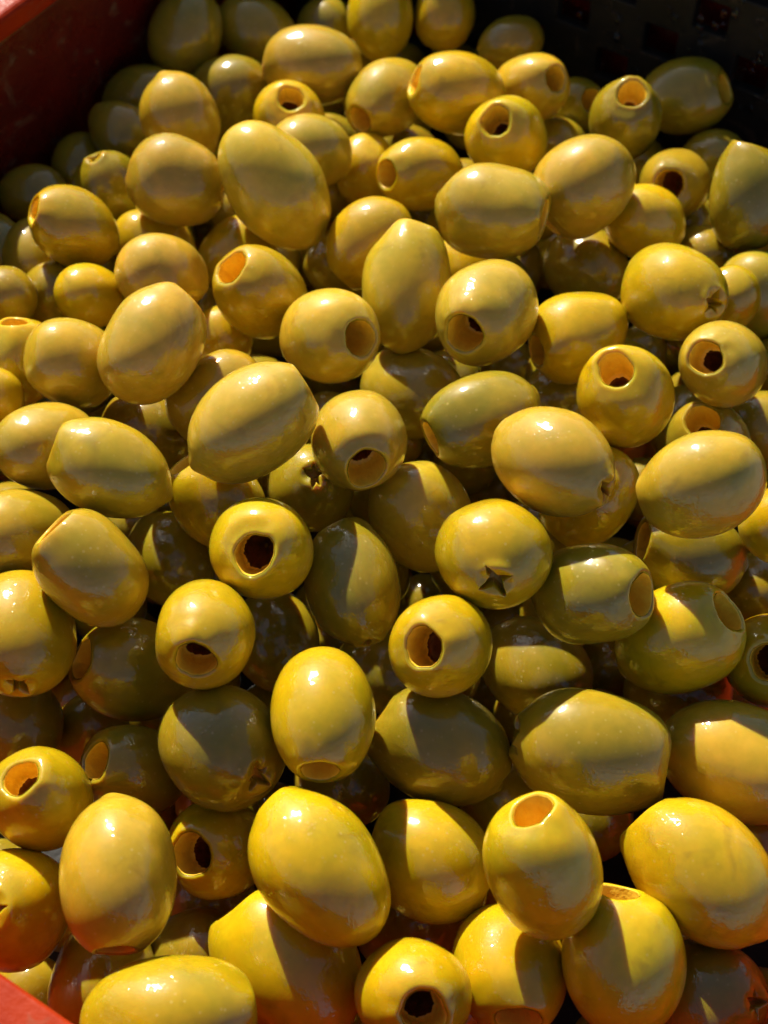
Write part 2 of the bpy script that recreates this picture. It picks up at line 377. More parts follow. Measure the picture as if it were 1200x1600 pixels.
# ------------------------------------------------------------------ the olives
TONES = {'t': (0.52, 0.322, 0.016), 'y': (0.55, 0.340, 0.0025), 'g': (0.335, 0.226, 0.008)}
GROUP = 'pitted green olives heaped in the red crate'
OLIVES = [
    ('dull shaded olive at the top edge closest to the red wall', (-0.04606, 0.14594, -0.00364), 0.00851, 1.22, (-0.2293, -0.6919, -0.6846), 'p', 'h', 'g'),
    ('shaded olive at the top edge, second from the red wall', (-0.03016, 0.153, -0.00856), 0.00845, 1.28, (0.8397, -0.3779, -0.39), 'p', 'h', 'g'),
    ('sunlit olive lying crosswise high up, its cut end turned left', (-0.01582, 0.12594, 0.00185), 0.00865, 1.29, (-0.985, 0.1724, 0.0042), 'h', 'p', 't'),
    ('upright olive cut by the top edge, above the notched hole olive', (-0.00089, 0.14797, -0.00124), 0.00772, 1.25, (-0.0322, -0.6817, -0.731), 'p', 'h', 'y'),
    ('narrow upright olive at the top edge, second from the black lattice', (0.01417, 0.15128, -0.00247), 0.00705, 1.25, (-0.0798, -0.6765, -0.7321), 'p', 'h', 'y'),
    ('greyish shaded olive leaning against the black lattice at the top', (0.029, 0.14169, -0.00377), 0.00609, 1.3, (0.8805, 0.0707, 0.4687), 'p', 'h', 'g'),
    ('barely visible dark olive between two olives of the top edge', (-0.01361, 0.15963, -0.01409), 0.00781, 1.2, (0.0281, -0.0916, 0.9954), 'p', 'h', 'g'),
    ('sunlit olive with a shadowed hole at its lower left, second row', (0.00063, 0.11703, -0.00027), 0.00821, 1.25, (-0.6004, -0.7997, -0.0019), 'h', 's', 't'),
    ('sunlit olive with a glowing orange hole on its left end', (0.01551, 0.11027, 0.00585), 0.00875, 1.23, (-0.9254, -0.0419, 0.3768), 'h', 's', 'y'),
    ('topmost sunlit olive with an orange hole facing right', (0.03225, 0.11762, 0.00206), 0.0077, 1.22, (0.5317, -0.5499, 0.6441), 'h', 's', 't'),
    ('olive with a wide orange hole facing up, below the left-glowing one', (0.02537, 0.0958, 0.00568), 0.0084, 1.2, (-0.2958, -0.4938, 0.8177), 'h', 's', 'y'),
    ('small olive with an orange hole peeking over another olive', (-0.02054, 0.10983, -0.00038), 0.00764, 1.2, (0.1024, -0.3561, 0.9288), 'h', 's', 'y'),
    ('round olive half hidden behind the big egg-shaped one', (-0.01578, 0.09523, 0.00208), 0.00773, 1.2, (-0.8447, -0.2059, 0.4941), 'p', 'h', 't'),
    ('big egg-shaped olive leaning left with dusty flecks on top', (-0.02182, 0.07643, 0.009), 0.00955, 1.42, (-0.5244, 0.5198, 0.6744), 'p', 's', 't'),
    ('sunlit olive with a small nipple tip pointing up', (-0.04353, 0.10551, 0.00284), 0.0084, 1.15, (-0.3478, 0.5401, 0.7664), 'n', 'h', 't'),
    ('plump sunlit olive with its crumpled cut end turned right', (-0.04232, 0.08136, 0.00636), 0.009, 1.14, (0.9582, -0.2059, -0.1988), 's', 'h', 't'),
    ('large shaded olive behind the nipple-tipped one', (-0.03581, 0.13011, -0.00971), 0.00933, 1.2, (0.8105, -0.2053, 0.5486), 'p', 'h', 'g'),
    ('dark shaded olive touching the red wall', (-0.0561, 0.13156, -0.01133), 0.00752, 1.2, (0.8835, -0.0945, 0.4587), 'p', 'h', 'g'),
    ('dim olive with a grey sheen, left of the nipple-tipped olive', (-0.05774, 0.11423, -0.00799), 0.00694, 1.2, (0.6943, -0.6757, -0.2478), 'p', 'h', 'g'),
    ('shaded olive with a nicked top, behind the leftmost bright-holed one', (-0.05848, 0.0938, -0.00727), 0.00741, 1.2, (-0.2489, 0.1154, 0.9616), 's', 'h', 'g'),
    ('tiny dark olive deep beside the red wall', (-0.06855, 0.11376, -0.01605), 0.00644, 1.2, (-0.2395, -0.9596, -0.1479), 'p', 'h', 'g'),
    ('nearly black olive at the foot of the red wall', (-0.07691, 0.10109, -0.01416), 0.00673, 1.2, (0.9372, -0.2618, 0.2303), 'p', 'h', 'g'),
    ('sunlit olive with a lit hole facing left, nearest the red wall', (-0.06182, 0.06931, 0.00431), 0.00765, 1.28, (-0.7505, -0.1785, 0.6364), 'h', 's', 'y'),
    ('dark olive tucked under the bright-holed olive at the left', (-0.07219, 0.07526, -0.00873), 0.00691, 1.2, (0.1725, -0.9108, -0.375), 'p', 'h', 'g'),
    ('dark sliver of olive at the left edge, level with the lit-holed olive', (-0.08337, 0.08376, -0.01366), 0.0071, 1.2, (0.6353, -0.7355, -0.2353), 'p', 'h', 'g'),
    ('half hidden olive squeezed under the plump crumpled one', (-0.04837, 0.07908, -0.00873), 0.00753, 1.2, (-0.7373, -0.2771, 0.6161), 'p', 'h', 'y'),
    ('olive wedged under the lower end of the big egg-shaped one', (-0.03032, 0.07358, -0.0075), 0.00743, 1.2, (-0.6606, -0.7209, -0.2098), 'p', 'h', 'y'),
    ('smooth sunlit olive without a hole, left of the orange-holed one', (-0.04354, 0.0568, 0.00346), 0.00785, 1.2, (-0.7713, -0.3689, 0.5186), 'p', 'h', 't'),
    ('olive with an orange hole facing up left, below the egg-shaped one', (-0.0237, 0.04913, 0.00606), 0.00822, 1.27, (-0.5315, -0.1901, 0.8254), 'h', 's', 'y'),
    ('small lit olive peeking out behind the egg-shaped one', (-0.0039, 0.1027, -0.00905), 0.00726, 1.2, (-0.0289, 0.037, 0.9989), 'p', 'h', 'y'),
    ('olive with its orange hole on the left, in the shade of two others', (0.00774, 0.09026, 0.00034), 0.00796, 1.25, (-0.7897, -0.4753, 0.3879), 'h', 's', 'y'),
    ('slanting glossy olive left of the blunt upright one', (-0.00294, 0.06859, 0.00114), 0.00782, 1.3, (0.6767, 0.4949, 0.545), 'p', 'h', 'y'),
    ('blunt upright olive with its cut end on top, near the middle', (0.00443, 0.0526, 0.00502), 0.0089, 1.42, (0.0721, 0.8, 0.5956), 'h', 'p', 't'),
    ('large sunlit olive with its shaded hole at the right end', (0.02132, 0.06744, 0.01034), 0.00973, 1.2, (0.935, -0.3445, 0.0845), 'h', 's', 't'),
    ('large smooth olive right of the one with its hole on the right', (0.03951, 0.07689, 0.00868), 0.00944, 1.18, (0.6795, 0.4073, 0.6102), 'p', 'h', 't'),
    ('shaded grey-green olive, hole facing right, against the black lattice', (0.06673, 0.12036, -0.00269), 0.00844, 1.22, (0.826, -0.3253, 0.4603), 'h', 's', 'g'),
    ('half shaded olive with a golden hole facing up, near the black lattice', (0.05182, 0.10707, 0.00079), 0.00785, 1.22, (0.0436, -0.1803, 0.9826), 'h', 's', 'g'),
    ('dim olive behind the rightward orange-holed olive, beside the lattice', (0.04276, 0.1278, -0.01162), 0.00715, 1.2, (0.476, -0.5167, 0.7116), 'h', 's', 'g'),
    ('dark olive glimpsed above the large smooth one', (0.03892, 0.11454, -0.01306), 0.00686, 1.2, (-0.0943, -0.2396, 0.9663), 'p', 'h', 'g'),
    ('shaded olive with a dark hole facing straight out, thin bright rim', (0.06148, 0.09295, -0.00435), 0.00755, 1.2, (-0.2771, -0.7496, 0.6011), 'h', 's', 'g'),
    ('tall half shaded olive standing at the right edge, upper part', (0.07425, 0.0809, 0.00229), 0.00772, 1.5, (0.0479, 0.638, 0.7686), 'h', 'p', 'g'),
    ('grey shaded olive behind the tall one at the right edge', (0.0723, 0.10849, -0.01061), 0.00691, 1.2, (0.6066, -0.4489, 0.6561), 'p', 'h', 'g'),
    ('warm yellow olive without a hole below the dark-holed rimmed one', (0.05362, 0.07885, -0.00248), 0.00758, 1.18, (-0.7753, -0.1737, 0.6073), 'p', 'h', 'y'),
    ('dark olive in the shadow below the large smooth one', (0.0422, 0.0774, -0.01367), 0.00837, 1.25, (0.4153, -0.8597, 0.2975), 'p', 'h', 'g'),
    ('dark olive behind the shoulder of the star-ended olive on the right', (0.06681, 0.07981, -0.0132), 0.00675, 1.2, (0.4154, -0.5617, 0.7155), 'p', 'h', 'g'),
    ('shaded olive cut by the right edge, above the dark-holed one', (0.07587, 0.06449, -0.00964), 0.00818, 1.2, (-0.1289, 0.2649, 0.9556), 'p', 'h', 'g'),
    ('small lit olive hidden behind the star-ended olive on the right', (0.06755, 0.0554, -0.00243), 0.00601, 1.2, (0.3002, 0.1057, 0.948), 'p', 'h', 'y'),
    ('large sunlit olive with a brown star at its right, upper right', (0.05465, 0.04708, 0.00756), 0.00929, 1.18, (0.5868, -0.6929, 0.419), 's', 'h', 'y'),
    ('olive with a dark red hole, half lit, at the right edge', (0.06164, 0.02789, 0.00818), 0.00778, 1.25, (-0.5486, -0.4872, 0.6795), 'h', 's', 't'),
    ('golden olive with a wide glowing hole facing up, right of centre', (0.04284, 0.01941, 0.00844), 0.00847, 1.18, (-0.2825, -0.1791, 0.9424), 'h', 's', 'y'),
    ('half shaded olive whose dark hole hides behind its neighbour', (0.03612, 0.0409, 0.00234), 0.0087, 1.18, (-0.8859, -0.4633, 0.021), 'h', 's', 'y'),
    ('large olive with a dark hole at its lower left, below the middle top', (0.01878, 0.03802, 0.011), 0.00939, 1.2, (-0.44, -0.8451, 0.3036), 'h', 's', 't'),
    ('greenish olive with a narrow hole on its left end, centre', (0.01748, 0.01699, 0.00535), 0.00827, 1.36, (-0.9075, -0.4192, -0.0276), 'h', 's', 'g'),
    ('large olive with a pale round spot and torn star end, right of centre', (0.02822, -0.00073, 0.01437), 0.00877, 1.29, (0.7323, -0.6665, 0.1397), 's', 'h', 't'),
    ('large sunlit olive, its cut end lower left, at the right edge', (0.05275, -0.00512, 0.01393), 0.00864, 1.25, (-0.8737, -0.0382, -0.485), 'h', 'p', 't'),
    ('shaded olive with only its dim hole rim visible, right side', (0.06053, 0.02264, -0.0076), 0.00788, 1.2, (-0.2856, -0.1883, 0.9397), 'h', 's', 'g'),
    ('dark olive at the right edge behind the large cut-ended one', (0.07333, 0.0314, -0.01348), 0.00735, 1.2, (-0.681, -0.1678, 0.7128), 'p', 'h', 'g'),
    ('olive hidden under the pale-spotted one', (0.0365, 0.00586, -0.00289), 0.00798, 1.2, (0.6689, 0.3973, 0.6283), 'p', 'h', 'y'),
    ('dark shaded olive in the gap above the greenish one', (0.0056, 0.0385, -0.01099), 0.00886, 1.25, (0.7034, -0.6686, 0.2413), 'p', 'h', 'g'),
    ('round sunlit olive with an orange hole facing right, centre', (-0.0099, 0.03526, 0.00798), 0.00889, 1.15, (0.6425, -0.5774, 0.5038), 'h', 's', 't'),
    ('olive with a red-brown hole facing down, right of the largest tilted one', (-0.00449, 0.00993, 0.00756), 0.00849, 1.2, (0.1651, -0.9551, 0.2461), 'h', 's', 't'),
    ('largest sunlit olive tilted left, small tip at its lower left', (-0.02207, 0.00594, 0.01674), 0.00906, 1.32, (-0.8143, -0.4709, -0.3393), 'n', 'h', 't'),
    ('big flecked olive with a blunt upper right corner, left side', (-0.04144, 0.02756, 0.01382), 0.00884, 1.23, (0.5861, 0.7282, 0.3553), 'h', 'p', 't'),
    ('smooth olive tucked behind the big flecked one', (-0.05702, 0.0296, 0.00649), 0.00789, 1.18, (-0.7485, -0.1709, 0.6407), 'p', 'h', 't'),
    ('olive at the left edge with a flat hole opening upward', (-0.06814, 0.03669, 0.00021), 0.00701, 1.2, (-0.0903, 0.4045, 0.9101), 'h', 's', 'y'),
    ('dim olive at the left edge above the upward-opening one', (-0.0751, 0.0544, -0.00086), 0.00666, 1.2, (0.7906, -0.3754, 0.4838), 'p', 'h', 'g'),
    ('narrow olive squeezed between two olives in the upper left', (-0.0662, 0.06219, -0.00783), 0.00673, 1.2, (-0.2493, -0.1348, 0.959), 'p', 'h', 'g'),
    ('shiny olive above the smooth one at the left', (-0.05766, 0.05504, -0.0007), 0.00642, 1.2, (-0.5613, -0.4962, 0.6624), 'p', 'h', 'y'),
    ('small lit olive peeking out below the orange-holed one, left of centre', (-0.03261, 0.04858, -0.00734), 0.0065, 1.2, (0.6274, 0.0728, 0.7753), 'p', 'h', 'y'),
    ('olive half covered by the largest tilted one, crossed by its shadow', (-0.03106, 0.02668, 0.00087), 0.00755, 1.35, (0.7603, 0.3055, 0.5732), 'p', 'h', 't'),
    ('dark olive in the hollow below the big flecked one', (-0.04559, 0.02831, -0.01028), 0.00764, 1.25, (0.8633, -0.4858, 0.1367), 'p', 'h', 'g'),
    ('olive at the left edge with a diagonal shadow across its right half', (-0.05998, 0.01211, 0.00364), 0.00767, 1.3, (-0.7691, -0.4854, 0.4156), 'p', 'h', 't'),
    ('long sunlit olive pointing right with one tiny dark speck', (-0.04698, 0.0009, 0.01081), 0.00819, 1.33, (0.8905, -0.2309, -0.392), 'n', 'h', 't'),
    ('sliver of sunlit olive at the left edge, beside the diagonal-shadowed one', (-0.07285, 0.02446, 0.00223), 0.00645, 1.2, (0.5478, -0.2078, 0.8104), 'p', 'h', 'y'),
    ('lit olive cut by the left edge, below the diagonal-shadowed one', (-0.06298, -0.00397, -0.00143), 0.00811, 1.3, (-0.5617, -0.6045, 0.5649), 'p', 'h', 't'),
    ('big olive with a slanted slit-like hole at its upper left', (-0.04831, -0.0171, 0.00617), 0.00844, 1.3, (-0.5942, 0.3168, 0.7393), 'h', 'p', 't'),
    ('olive under the largest tilted one, notched at its upper left', (-0.02937, 0.004, -0.00223), 0.00793, 1.25, (-0.6387, 0.4372, 0.6332), 'h', 's', 'y'),
    ('dark green olive showing a deep star in the shade, centre left', (-0.01321, 0.01125, -0.00762), 0.00795, 1.2, (0.0983, -0.3924, 0.9145), 's', 'h', 'g'),
    ('yellow olive with a jagged black hole facing straight out, left of centre', (-0.02045, -0.01279, 0.00597), 0.00879, 1.15, (-0.0627, -0.6876, 0.7233), 'h', 's', 'y'),
    ('tall olive in shade with one pointed patch of sun', (-0.00552, -0.01301, -0.00312), 0.00825, 1.4, (0.2507, -0.9248, -0.2862), 's', 'h', 'g'),
    ('half shaded olive left of the yellow star-ended one', (0.00706, 0.00542, -0.00766), 0.00908, 1.25, (-0.5511, 0.2686, 0.79), 'p', 'h', 't'),
    ('dark olive behind the jagged-holed one, to its left', (-0.03906, 0.00305, -0.01722), 0.00801, 1.2, (0.5247, -0.8513, -0.0027), 'p', 'h', 'g'),
    ('sunlit olive with a reddish hole facing down, left of centre', (-0.02924, -0.02847, 0.0035), 0.00854, 1.18, (-0.0339, -0.8807, 0.4724), 'h', 's', 'y'),
    ('round yellow olive with a brown star cut facing front, centre', (0.01803, -0.01555, 0.00855), 0.00909, 1.15, (-0.0272, -0.9074, 0.4194), 's', 'h', 'y'),
    ('bright yellow olive with a deep round hole, seen below the star-cut one', (0.00925, -0.03029, 0.00304), 0.00852, 1.15, (-0.3611, -0.5547, 0.7496), 'h', 's', 'y'),
    ('shaded green olive with a bright-rimmed hole facing right', (0.03452, -0.0193, 0.00193), 0.0086, 1.24, (0.7842, -0.3614, 0.5044), 'h', 's', 'g'),
    ('large olive with a torn open hole at its upper right', (0.05019, -0.02206, -0.00667), 0.00935, 1.27, (0.6993, 0.0282, 0.7143), 'h', 's', 'y'),
    ('dark olive with a hole in the shade under the large cut-ended one', (0.0544, -0.00234, -0.0088), 0.0086, 1.25, (-0.9121, -0.0598, 0.4057), 'h', 's', 'g'),
    ('olive cut by the right edge with its hole just in view', (0.06737, -0.02204, -0.0133), 0.00834, 1.2, (-0.3133, -0.5704, 0.7593), 'h', 's', 'y'),
    ('large dark olive in the deep gap below the shaded green one', (0.02738, -0.01665, -0.0244), 0.00942, 1.2, (0.5609, -0.8237, 0.0826), 'p', 'h', 'g'),
    ('shaded olive with a sunlit wedge on its left shoulder', (0.00908, -0.03879, -0.01349), 0.00973, 1.25, (0.9174, -0.3557, -0.1788), 's', 'h', 'g'),
    ('tall olive with a wavy shadow edge and a hole at its foot', (-0.00968, -0.04095, -0.00104), 0.00865, 1.36, (-0.0034, -0.9985, 0.054), 'h', 's', 'y'),
    ('round shaded olive with a dark star at its lower right', (-0.02678, -0.04147, -0.00962), 0.01001, 1.13, (0.618, -0.7078, 0.3421), 's', 'h', 'g'),
    ('shaded grey olive with a slanted hole on its left end', (-0.04372, -0.0232, -0.0145), 0.00905, 1.25, (-0.7661, -0.1805, 0.6169), 'h', 's', 'g'),
    ('large olive cut by the left edge with a puckered lower end', (-0.0611, -0.02297, -0.00421), 0.00926, 1.2, (0.1379, -0.9867, 0.0855), 's', 'h', 'y'),
    ('dark olive at the left edge above the orange-holed one', (-0.06443, -0.02878, -0.02301), 0.00844, 1.2, (0.5655, -0.8174, -0.1096), 'p', 'h', 'g'),
    ('dark olive in the gap above the olive with a pale left hole', (-0.05301, -0.02502, -0.03259), 0.007, 1.2, (0.5718, 0.1965, 0.7965), 'p', 'h', 'g'),
    ('bright olive with a ragged hole facing up left, near the left edge', (-0.05519, -0.05085, -0.00989), 0.00833, 1.2, (-0.163, -0.1395, 0.9767), 'h', 's', 'y'),
    ('half shaded olive with a pale hole on its left, lower left', (-0.04218, -0.03981, -0.02016), 0.00823, 1.25, (-0.5747, -0.2467, 0.7803), 'h', 's', 'g'),
    ('huge upright freckled olive in the lower left', (-0.04032, -0.06679, -0.0052), 0.00904, 1.38, (-0.0466, 0.9764, 0.2109), 's', 'h', 't'),
    ('yellow olive cut by the left edge with half a star showing', (-0.05887, -0.06576, -0.01885), 0.00945, 1.2, (-0.0371, -0.4429, 0.8958), 's', 'h', 'y'),
    ('small olive with a square-looking dark hole beside the huge upright one', (-0.02765, -0.0525, -0.02439), 0.00837, 1.2, (-0.3496, -0.5144, 0.783), 'h', 's', 'y'),
    ('big slanting olive with a notched top and reddish lower tip', (-0.01015, -0.06436, -0.00682), 0.00919, 1.4, (-0.5889, 0.7771, 0.222), 'h', 'p', 'y'),
    ('shaded olive with a four-sided patch of sun, lower centre', (0.00769, -0.05709, -0.01941), 0.00938, 1.15, (0.8783, -0.4362, -0.1959), 's', 'h', 'y'),
    ('bright yellow upright olive with a golden hole on top, lower right', (0.0239, -0.06743, -0.00158), 0.00864, 1.34, (-0.1926, 0.4178, 0.8879), 'h', 's', 'y'),
    ('long crosswise olive with a slanted light and shade edge, right', (0.03489, -0.04221, -0.01064), 0.01036, 1.32, (0.9767, -0.1517, -0.1516), 'h', 's', 'g'),
    ('large flecked olive cut by the right edge, below the torn-holed one', (0.05948, -0.03988, -0.01719), 0.01038, 1.3, (-0.9495, 0.31, -0.0489), 'p', 'h', 't'),
    ('big olive leaning right with an orange lower tip, lower right', (0.04988, -0.06156, -0.0139), 0.00989, 1.33, (0.6923, -0.6911, -0.2074), 'n', 'h', 'y'),
    ('dark olive at the right edge behind the orange-tipped one', (0.06672, -0.04511, -0.03715), 0.00905, 1.2, (-0.5965, -0.1001, 0.7963), 'p', 'h', 'g'),
    ('upright olive with an orange-lit side at the bottom edge', (0.03648, -0.07575, -0.01635), 0.00921, 1.27, (0.0587, -0.777, -0.6268), 'p', 'h', 'y'),
    ('olive with an orange-lit hole facing down at the bottom edge', (0.01955, -0.07371, -0.02306), 0.00912, 1.25, (0.1027, -0.954, 0.2816), 'h', 's', 'y'),
    ('shaded reddish olive in the bottom right corner', (0.05102, -0.07586, -0.0289), 0.00912, 1.15, (0.6588, -0.3888, 0.6441), 's', 'h', 'g'),
    ('olive with a black hole facing front at the bottom edge', (0.0046, -0.08133, -0.01592), 0.00876, 1.15, (0.1374, -0.6161, 0.7756), 'h', 's', 'y'),
    ('wide olive at the bottom edge, half lit by a slanting shadow', (-0.01521, -0.07232, -0.0251), 0.01094, 1.25, (0.6405, -0.6876, -0.3421), 'p', 'h', 'y'),
    ('large bright olive lying crosswise on the bottom edge', (-0.03147, -0.08669, -0.01059), 0.00969, 1.38, (-0.9832, -0.172, 0.0609), 'p', 'h', 'y'),
    ('shaded olive beside the red rim, with a thin streak of light', (-0.04584, -0.07179, -0.03068), 0.00837, 1.35, (-0.178, -0.9183, 0.3535), 'p', 'h', 'g'),
    ('dim olive glimpsed below the foot-holed one', (-0.0073, -0.03546, -0.03042), 0.008, 1.2, (0.4914, -0.8321, 0.2572), 'p', 'h', 'g'),
    ('dark olive tucked behind the bright upright golden-holed one', (0.02196, -0.03968, -0.02935), 0.00838, 1.2, (-0.5745, -0.4493, 0.6842), 'p', 'h', 'g'),
    ('dark sliver of olive under the long crosswise one', (0.03536, -0.03704, -0.0413), 0.00858, 1.2, (0.4145, -0.6049, 0.6799), 'p', 'h', 'g'),
    ('dark olive between the reddish-holed one and the tall foot-holed one', (-0.01957, -0.01035, -0.02425), 0.00818, 1.2, (0.2939, -0.9424, 0.1598), 'p', 'h', 'g'),
    ('dark olive at the right edge above the torn-holed one', (0.06958, -0.00204, -0.02106), 0.00776, 1.2, (-0.6178, -0.2652, 0.7402), 'p', 'h', 'g'),
    ('dark olive in the gap above the long crosswise one', (0.05342, -0.01857, -0.02966), 0.0089, 1.2, (0.4848, -0.4831, 0.7291), 'p', 'h', 'g'),
    ('dark olive deep in the gap left of the deep-holed one', (-0.00117, -0.01363, -0.02874), 0.00772, 1.2, (0.2955, -0.8725, 0.389), 'p', 'h', 'g'),
    ('lit sliver of olive at the right edge, below the large cut-ended one', (0.06984, -0.00264, -0.00027), 0.00734, 1.2, (-0.8086, -0.3105, 0.4998), 'p', 'h', 'y'),
    ('dark olive under the square-holed one', (-0.03171, -0.05047, -0.04775), 0.00859, 1.2, (0.5994, -0.5303, 0.5996), 'p', 'h', 'g'),
    ('dark olive in the hollow beside the huge upright one', (-0.03121, -0.06532, -0.03749), 0.0081, 1.2, (0.6262, -0.4179, 0.6582), 'p', 'h', 'g'),
    ('dark olive in the gap below the four-sided sun patch', (0.00442, -0.05757, -0.04206), 0.00893, 1.2, (0.5841, -0.2911, 0.7577), 'p', 'h', 'g'),
    ('small lit sliver between the blunt upright olive and the dark-holed one', (0.01665, 0.07289, -0.00917), 0.00717, 1.2, (0.3076, -0.9509, 0.0328), 'p', 'h', 'y'),
    ('dark olive in the gap left of the golden wide-holed one', (0.0358, 0.04015, -0.01449), 0.0083, 1.2, (-0.4509, -0.8408, 0.2995), 'p', 'h', 'g'),
]
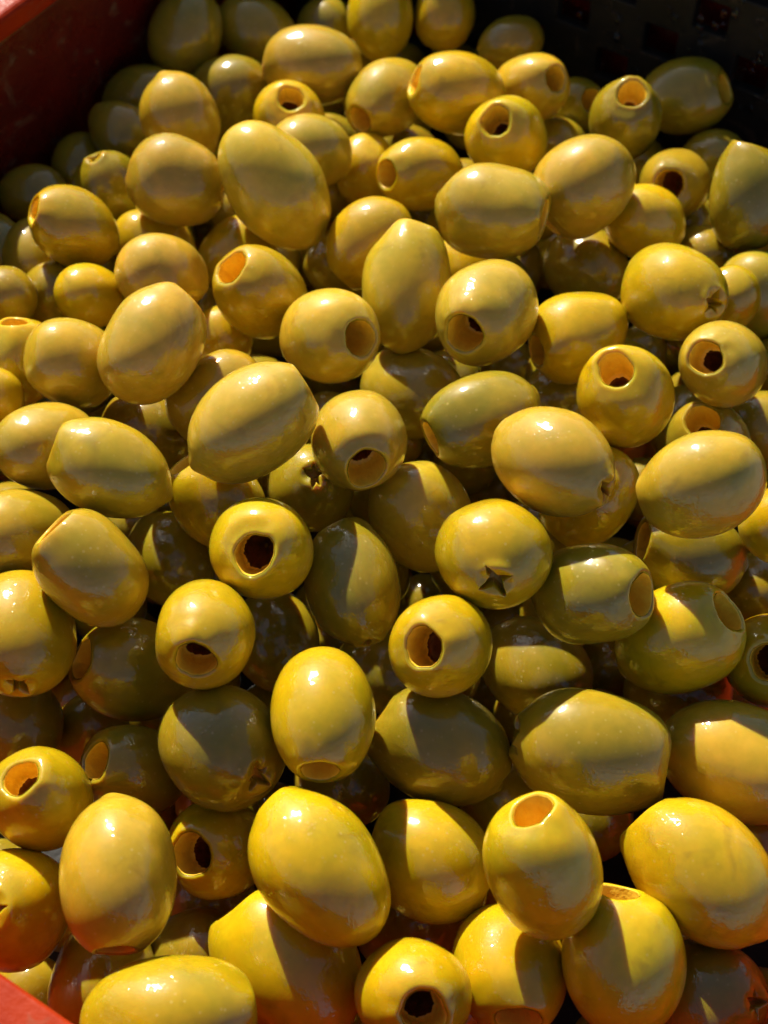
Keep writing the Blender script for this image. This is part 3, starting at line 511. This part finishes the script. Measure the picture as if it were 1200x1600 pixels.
BURIED = [
    ((0.03882, -0.07693, -0.05169), 0.007, (0.6079, -0.7681, 0.2012)),
    ((0.06473, -0.07012, -0.04954), 0.007, (0.1991, 0.9436, -0.2645)),
    ((-0.06904, -0.04266, -0.05491), 0.007, (-0.76, 0.1402, 0.6347)),
    ((-0.02187, -0.03139, -0.05111), 0.007, (-0.9378, 0.3426, -0.0561)),
    ((-0.05201, 0.00685, -0.04952), 0.007, (0.5267, 0.7078, -0.4707)),
    ((-0.01143, 0.01231, -0.04867), 0.007, (0.4578, -0.623, -0.6343)),
    ((0.07742, 0.02793, -0.053), 0.007, (-0.0966, 0.6801, -0.7267)),
    ((-0.00806, -0.04787, -0.05331), 0.007, (0.0696, -0.9973, 0.022)),
    ((-0.05478, -0.0505, -0.05177), 0.007, (0.875, 0.4791, 0.0695)),
    ((0.05669, 0.04829, -0.05387), 0.007, (0.4888, -0.334, -0.8059)),
    ((-0.04318, 0.12898, -0.05236), 0.007, (0.9982, -0.0125, 0.0587)),
    ((-0.048, 0.02758, -0.05323), 0.007, (0.269, -0.0402, -0.9623)),
    ((0.00492, -0.03538, -0.05035), 0.007, (0.0372, 0.3991, -0.9161)),
    ((0.03252, 0.11761, -0.0519), 0.007, (0.1744, 0.6681, 0.7233)),
    ((0.00976, 0.01149, -0.04658), 0.007, (-0.5643, 0.5882, 0.5793)),
    ((-0.00692, -0.07375, -0.05537), 0.007, (0.355, 0.9238, 0.1435)),
    ((0.02117, -0.0289, -0.0537), 0.007, (-0.1049, -0.921, -0.3751)),
    ((0.05789, 0.06127, -0.04794), 0.007, (0.8454, -0.5334, 0.0279)),
    ((-0.06263, -0.06655, -0.05253), 0.007, (-0.5857, -0.4584, -0.6684)),
    ((-0.045, -0.03231, -0.04622), 0.007, (0.9807, -0.0774, -0.1797)),
    ((0.01208, -0.04674, -0.05412), 0.007, (0.2731, -0.2066, -0.9396)),
    ((0.05232, 0.03057, -0.03071), 0.007, (-0.4186, -0.5842, 0.6954)),
    ((-0.00905, -0.00203, -0.04244), 0.007, (0.3863, -0.5344, -0.7518)),
    ((0.02403, 0.04594, -0.04895), 0.007, (-0.8056, 0.2961, -0.5132)),
    ((0.02304, -0.00352, -0.05395), 0.007, (0.3718, 0.1652, 0.9135)),
    ((0.00042, 0.02171, -0.05457), 0.007, (-0.0289, 0.1489, 0.9884)),
    ((0.06693, -0.01269, -0.03962), 0.007, (0.6083, -0.7891, -0.0853)),
    ((-0.05303, 0.11905, -0.04245), 0.007, (0.9832, -0.0701, 0.1687)),
    ((-0.05764, -0.01069, -0.04385), 0.007, (-0.1266, -0.5846, 0.8014)),
    ((-0.02153, -0.02059, -0.0375), 0.007, (0.1735, 0.9185, 0.3554)),
    ((0.02453, 0.00631, -0.04213), 0.007, (0.0912, -0.8619, 0.4988)),
    ((0.02761, 0.0666, -0.03446), 0.007, (-0.1718, 0.4657, -0.8681)),
    ((0.03218, -0.04797, -0.05264), 0.007, (0.5125, 0.6011, 0.6132)),
    ((0.01197, 0.11672, -0.03613), 0.007, (0.444, 0.6732, -0.5913)),
    ((-0.00992, 0.03432, -0.03825), 0.007, (-0.5023, 0.7041, -0.5019)),
    ((0.04273, -0.00521, -0.0417), 0.007, (0.7711, 0.6241, 0.1265)),
    ((0.02801, -0.01435, -0.04232), 0.007, (0.6627, 0.5021, -0.5556)),
    ((0.00346, 0.06666, -0.03147), 0.007, (0.6785, -0.544, 0.4937)),
    ((-0.00295, 0.01025, -0.03304), 0.007, (0.9698, 0.0516, 0.2382)),
    ((-0.0522, 0.00162, -0.03134), 0.007, (0.6925, -0.1225, 0.7109)),
    ((0.04037, 0.10695, -0.03791), 0.007, (-0.5071, -0.0022, -0.8619)),
    ((-0.03318, 0.10864, -0.02381), 0.007, (-0.1392, -0.9718, 0.1904)),
    ((-0.04134, 0.03121, -0.0381), 0.007, (-0.7998, 0.5994, 0.0313)),
    ((0.04581, 0.01638, -0.03872), 0.007, (-0.9076, 0.4197, 0.0121)),
    ((-0.04361, -0.01278, -0.04388), 0.007, (0.0908, -0.9064, 0.4126)),
    ((-0.01538, 0.124, -0.03619), 0.007, (0.1618, -0.785, 0.598)),
    ((0.01621, 0.04068, -0.03482), 0.007, (-0.2509, -0.4222, 0.8711)),
    ((0.05504, -0.05785, -0.0454), 0.007, (0.7843, 0.5576, -0.272)),
    ((-0.07352, 0.02313, -0.02935), 0.007, (-0.457, 0.5013, -0.7347)),
    ((0.03176, 0.03913, -0.03679), 0.007, (0.6113, 0.6118, 0.502)),
    ((-0.04833, 0.04482, -0.02466), 0.007, (0.6939, -0.2145, 0.6874)),
    ((0.05777, 0.09286, -0.0345), 0.007, (-0.105, -0.412, 0.9051)),
    ((-0.06759, 0.06015, -0.03811), 0.007, (-0.8879, 0.2726, 0.3706)),
    ((-0.07804, 0.0466, -0.03716), 0.007, (0.7656, 0.0472, -0.6416)),
    ((0.05045, 0.00547, -0.0259), 0.007, (0.8058, -0.578, 0.1288)),
    ((0.06098, 0.07398, -0.03273), 0.007, (-0.4614, -0.044, 0.8861)),
    ((0.01148, -0.00903, -0.03812), 0.007, (-0.1117, 0.4552, -0.8833)),
    ((0.0095, 0.05178, -0.04261), 0.007, (0.4168, 0.9042, 0.0936)),
    ((0.04889, 0.05148, -0.0397), 0.007, (0.0279, 0.2263, 0.9737)),
    ((-0.03634, 0.01526, -0.04265), 0.007, (-0.3591, -0.5717, -0.7377)),
    ((-0.05089, -0.07823, -0.04559), 0.007, (-0.2473, -0.864, -0.4385)),
    ((0.0519, 0.06114, -0.02587), 0.007, (0.475, 0.1795, 0.8615)),
    ((-0.04529, 0.13768, -0.03059), 0.007, (0.9901, 0.1113, 0.0849)),
    ((0.06788, 0.05988, -0.03561), 0.007, (0.9299, -0.3463, 0.1238)),
    ((0.0773, 0.02482, -0.02785), 0.007, (0.6, -0.7434, -0.2955)),
    ((-0.01784, 0.10676, -0.03944), 0.007, (-0.3666, -0.538, 0.759)),
    ((-0.06452, 0.08968, -0.02915), 0.007, (-0.0972, 0.3895, 0.9159)),
    ((-0.01454, 0.09516, -0.02762), 0.007, (0.6565, -0.7365, -0.1631)),
    ((0.02895, 0.09463, -0.03049), 0.007, (-0.3284, -0.9215, -0.2074)),
    ((-0.06492, -0.00628, -0.03336), 0.007, (-0.6823, 0.2101, -0.7003)),
    ((0.06027, 0.0432, -0.02492), 0.007, (0.4216, 0.9028, 0.0846)),
    ((0.02078, 0.13416, -0.01862), 0.007, (0.4703, 0.6625, 0.583)),
    ((0.01553, 0.00909, -0.02839), 0.007, (0.5854, -0.81, -0.036)),
    ((-0.05133, 0.10739, -0.02905), 0.007, (0.2734, 0.5856, -0.7631)),
    ((-0.01219, 0.04528, -0.02779), 0.007, (-0.7751, 0.0225, -0.6315)),
    ((-0.0297, 0.01692, -0.01945), 0.007, (0.7454, -0.3227, -0.5833)),
    ((0.02141, -0.04759, -0.04275), 0.007, (0.18, -0.8356, 0.519)),
    ((-0.02322, 0.07032, -0.02444), 0.007, (0.9525, 0.2928, 0.0836)),
    ((-0.05044, 0.02003, -0.02954), 0.007, (0.4216, -0.6436, 0.6387)),
    ((0.03915, -0.02259, -0.03615), 0.007, (0.0765, -0.3887, -0.9182)),
    ((-0.01109, 0.12424, -0.01915), 0.007, (-0.822, -0.0284, 0.5687)),
    ((-0.02982, -0.03687, -0.04009), 0.007, (-0.7074, 0.4924, 0.507)),
    ((-0.0374, 0.07954, -0.02467), 0.007, (-0.1372, -0.979, 0.1508)),
    ((-0.06659, 0.07505, -0.0359), 0.007, (-0.9173, 0.3392, 0.2084)),
    ((0.01226, 0.05096, -0.02117), 0.007, (-0.8373, -0.4984, 0.2246)),
    ((0.05361, 0.10736, -0.02557), 0.007, (0.6539, -0.7501, 0.0991)),
    ((0.01801, 0.10801, -0.02041), 0.007, (-0.0334, 0.6373, 0.7699)),
    ((0.00159, 0.0415, -0.02626), 0.007, (-0.2554, 0.8466, -0.467)),
    ((-0.00727, 0.06074, -0.01976), 0.007, (0.5069, 0.3683, 0.7794)),
    ((-0.02553, 0.03748, -0.03119), 0.007, (-0.4278, 0.5943, -0.681)),
    ((0.0326, -0.00132, -0.02988), 0.007, (0.3374, -0.8793, 0.336)),
    ((0.0054, 0.14037, -0.02081), 0.007, (0.0694, 0.4387, 0.896)),
    ((0.03641, 0.05619, -0.02592), 0.007, (0.062, -0.802, -0.5942)),
    ((-0.0486, 0.0925, -0.02279), 0.007, (0.0721, 0.9622, 0.2626)),
    ((-0.0336, -0.01201, -0.03224), 0.007, (-0.4685, 0.8834, 0.0046)),
    ((-0.03436, 0.03069, -0.02237), 0.007, (-0.7317, -0.5671, -0.3781)),
    ((0.02336, 0.08078, -0.02005), 0.007, (0.6931, -0.6137, -0.3782)),
    ((-0.0161, 0.1514, -0.0262), 0.007, (0.8886, 0.3281, -0.3205)),
    ((0.00018, 0.01824, -0.01859), 0.007, (0.6187, -0.7682, 0.1648)),
    ((-0.07447, 0.03928, -0.02434), 0.007, (-0.8513, -0.0245, -0.524)),
    ((0.01168, -0.07078, -0.04603), 0.007, (0.9458, 0.2297, 0.2294)),
    ((-0.00918, 0.08353, -0.01993), 0.007, (-0.8628, 0.0601, 0.502)),
    ((-0.02457, 0.0469, -0.01896), 0.007, (-0.5833, 0.732, 0.352)),
    ((0.05839, 0.12088, -0.02278), 0.007, (-0.6842, 0.4519, -0.5724)),
    ((-0.01445, 0.1087, -0.01953), 0.007, (-0.7221, 0.6025, -0.3399)),
    ((-0.06208, 0.05391, -0.02356), 0.007, (0.3964, -0.3306, 0.8565)),
    ((-0.04193, 0.12193, -0.03078), 0.007, (-0.1585, 0.5429, 0.8247)),
    ((0.00304, 0.16109, -0.02457), 0.007, (0.8908, 0.2885, -0.3511)),
    ((-0.06322, 0.011, -0.02092), 0.007, (0.7136, -0.6452, -0.2732)),
    ((0.00645, 0.11874, -0.01775), 0.007, (-0.6452, -0.0669, 0.7611)),
    ((-0.01101, 0.06661, -0.03607), 0.007, (0.4168, 0.5214, -0.7446)),
    ((-0.04521, 0.11758, -0.01792), 0.007, (0.9094, 0.3545, 0.2174)),
    ((0.02907, 0.01114, -0.02158), 0.007, (-0.4463, 0.4508, 0.773)),
    ((0.0795, 0.0907, -0.01655), 0.007, (0.4364, 0.6631, -0.6081)),
    ((0.01969, 0.03526, -0.01926), 0.007, (-0.2487, -0.1278, 0.9601)),
    ((-0.0249, 0.08792, -0.01965), 0.007, (0.3503, -0.8906, -0.2902)),
    ((0.01744, 0.09465, -0.01811), 0.007, (0.9781, 0.0642, -0.1979)),
    ((0.01852, 0.15131, -0.01887), 0.007, (0.8986, 0.0333, -0.4376)),
    ((0.06768, 0.09652, -0.01831), 0.007, (-0.5353, -0.6259, 0.5672)),
    ((-0.0075, 0.14592, -0.01562), 0.007, (-0.6664, 0.166, 0.7269)),
    ((0.00813, 0.06498, -0.01689), 0.007, (-0.9525, 0.2194, 0.211)),
    ((0.08065, 0.0532, -0.01956), 0.007, (-0.6958, -0.2525, 0.6724)),
    ((0.03382, 0.10014, -0.01646), 0.007, (0.1833, 0.9706, 0.1559)),
    ((0.06338, 0.06666, -0.01719), 0.007, (0.0062, 0.9741, -0.226)),
    ((0.04872, 0.0498, -0.01755), 0.007, (-0.614, 0.7797, -0.1232)),
]
rnd = random.Random(5)
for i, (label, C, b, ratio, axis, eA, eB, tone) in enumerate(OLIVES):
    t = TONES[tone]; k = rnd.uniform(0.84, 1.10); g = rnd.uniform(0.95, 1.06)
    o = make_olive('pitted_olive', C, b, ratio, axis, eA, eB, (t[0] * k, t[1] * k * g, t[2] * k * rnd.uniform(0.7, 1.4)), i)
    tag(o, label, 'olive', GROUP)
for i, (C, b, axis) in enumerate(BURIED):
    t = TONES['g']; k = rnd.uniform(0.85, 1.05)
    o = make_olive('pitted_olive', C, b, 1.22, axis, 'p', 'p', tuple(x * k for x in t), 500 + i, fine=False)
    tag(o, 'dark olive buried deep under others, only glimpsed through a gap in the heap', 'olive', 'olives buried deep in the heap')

# ------------------------------------------------------------------ water drops on the lattice
rnd = random.Random(11)
V, F = [], []
for n in range(140):
    u = rnd.uniform(-0.05, 0.03); z = rnd.uniform(-0.010, 0.024)
    rr = rnd.uniform(0.0003, 0.0011); base = len(V)
    for i in range(6):
        ph = i / 5 * math.pi / 2
        for j in range(10):
            t = 2 * math.pi * j / 10
            V.append(uv(u + rr * math.cos(ph) * math.cos(t), WV1 - 0.0001 - rr * 0.7 * math.sin(ph), z + rr * 1.2 * math.cos(ph) * math.sin(t)))
    for i in range(5):
        for j in range(10):
            F.append((base + i * 10 + j, base + i * 10 + (j + 1) % 10, base + (i + 1) * 10 + (j + 1) % 10, base + (i + 1) * 10 + j))
drops = mesh_obj('water_drops', V, F, M_WATER, None, True)
drops['kind'] = 'stuff'; drops['label'] = 'tiny water drops clinging to the black lattice panel'; drops['category'] = 'water drops'
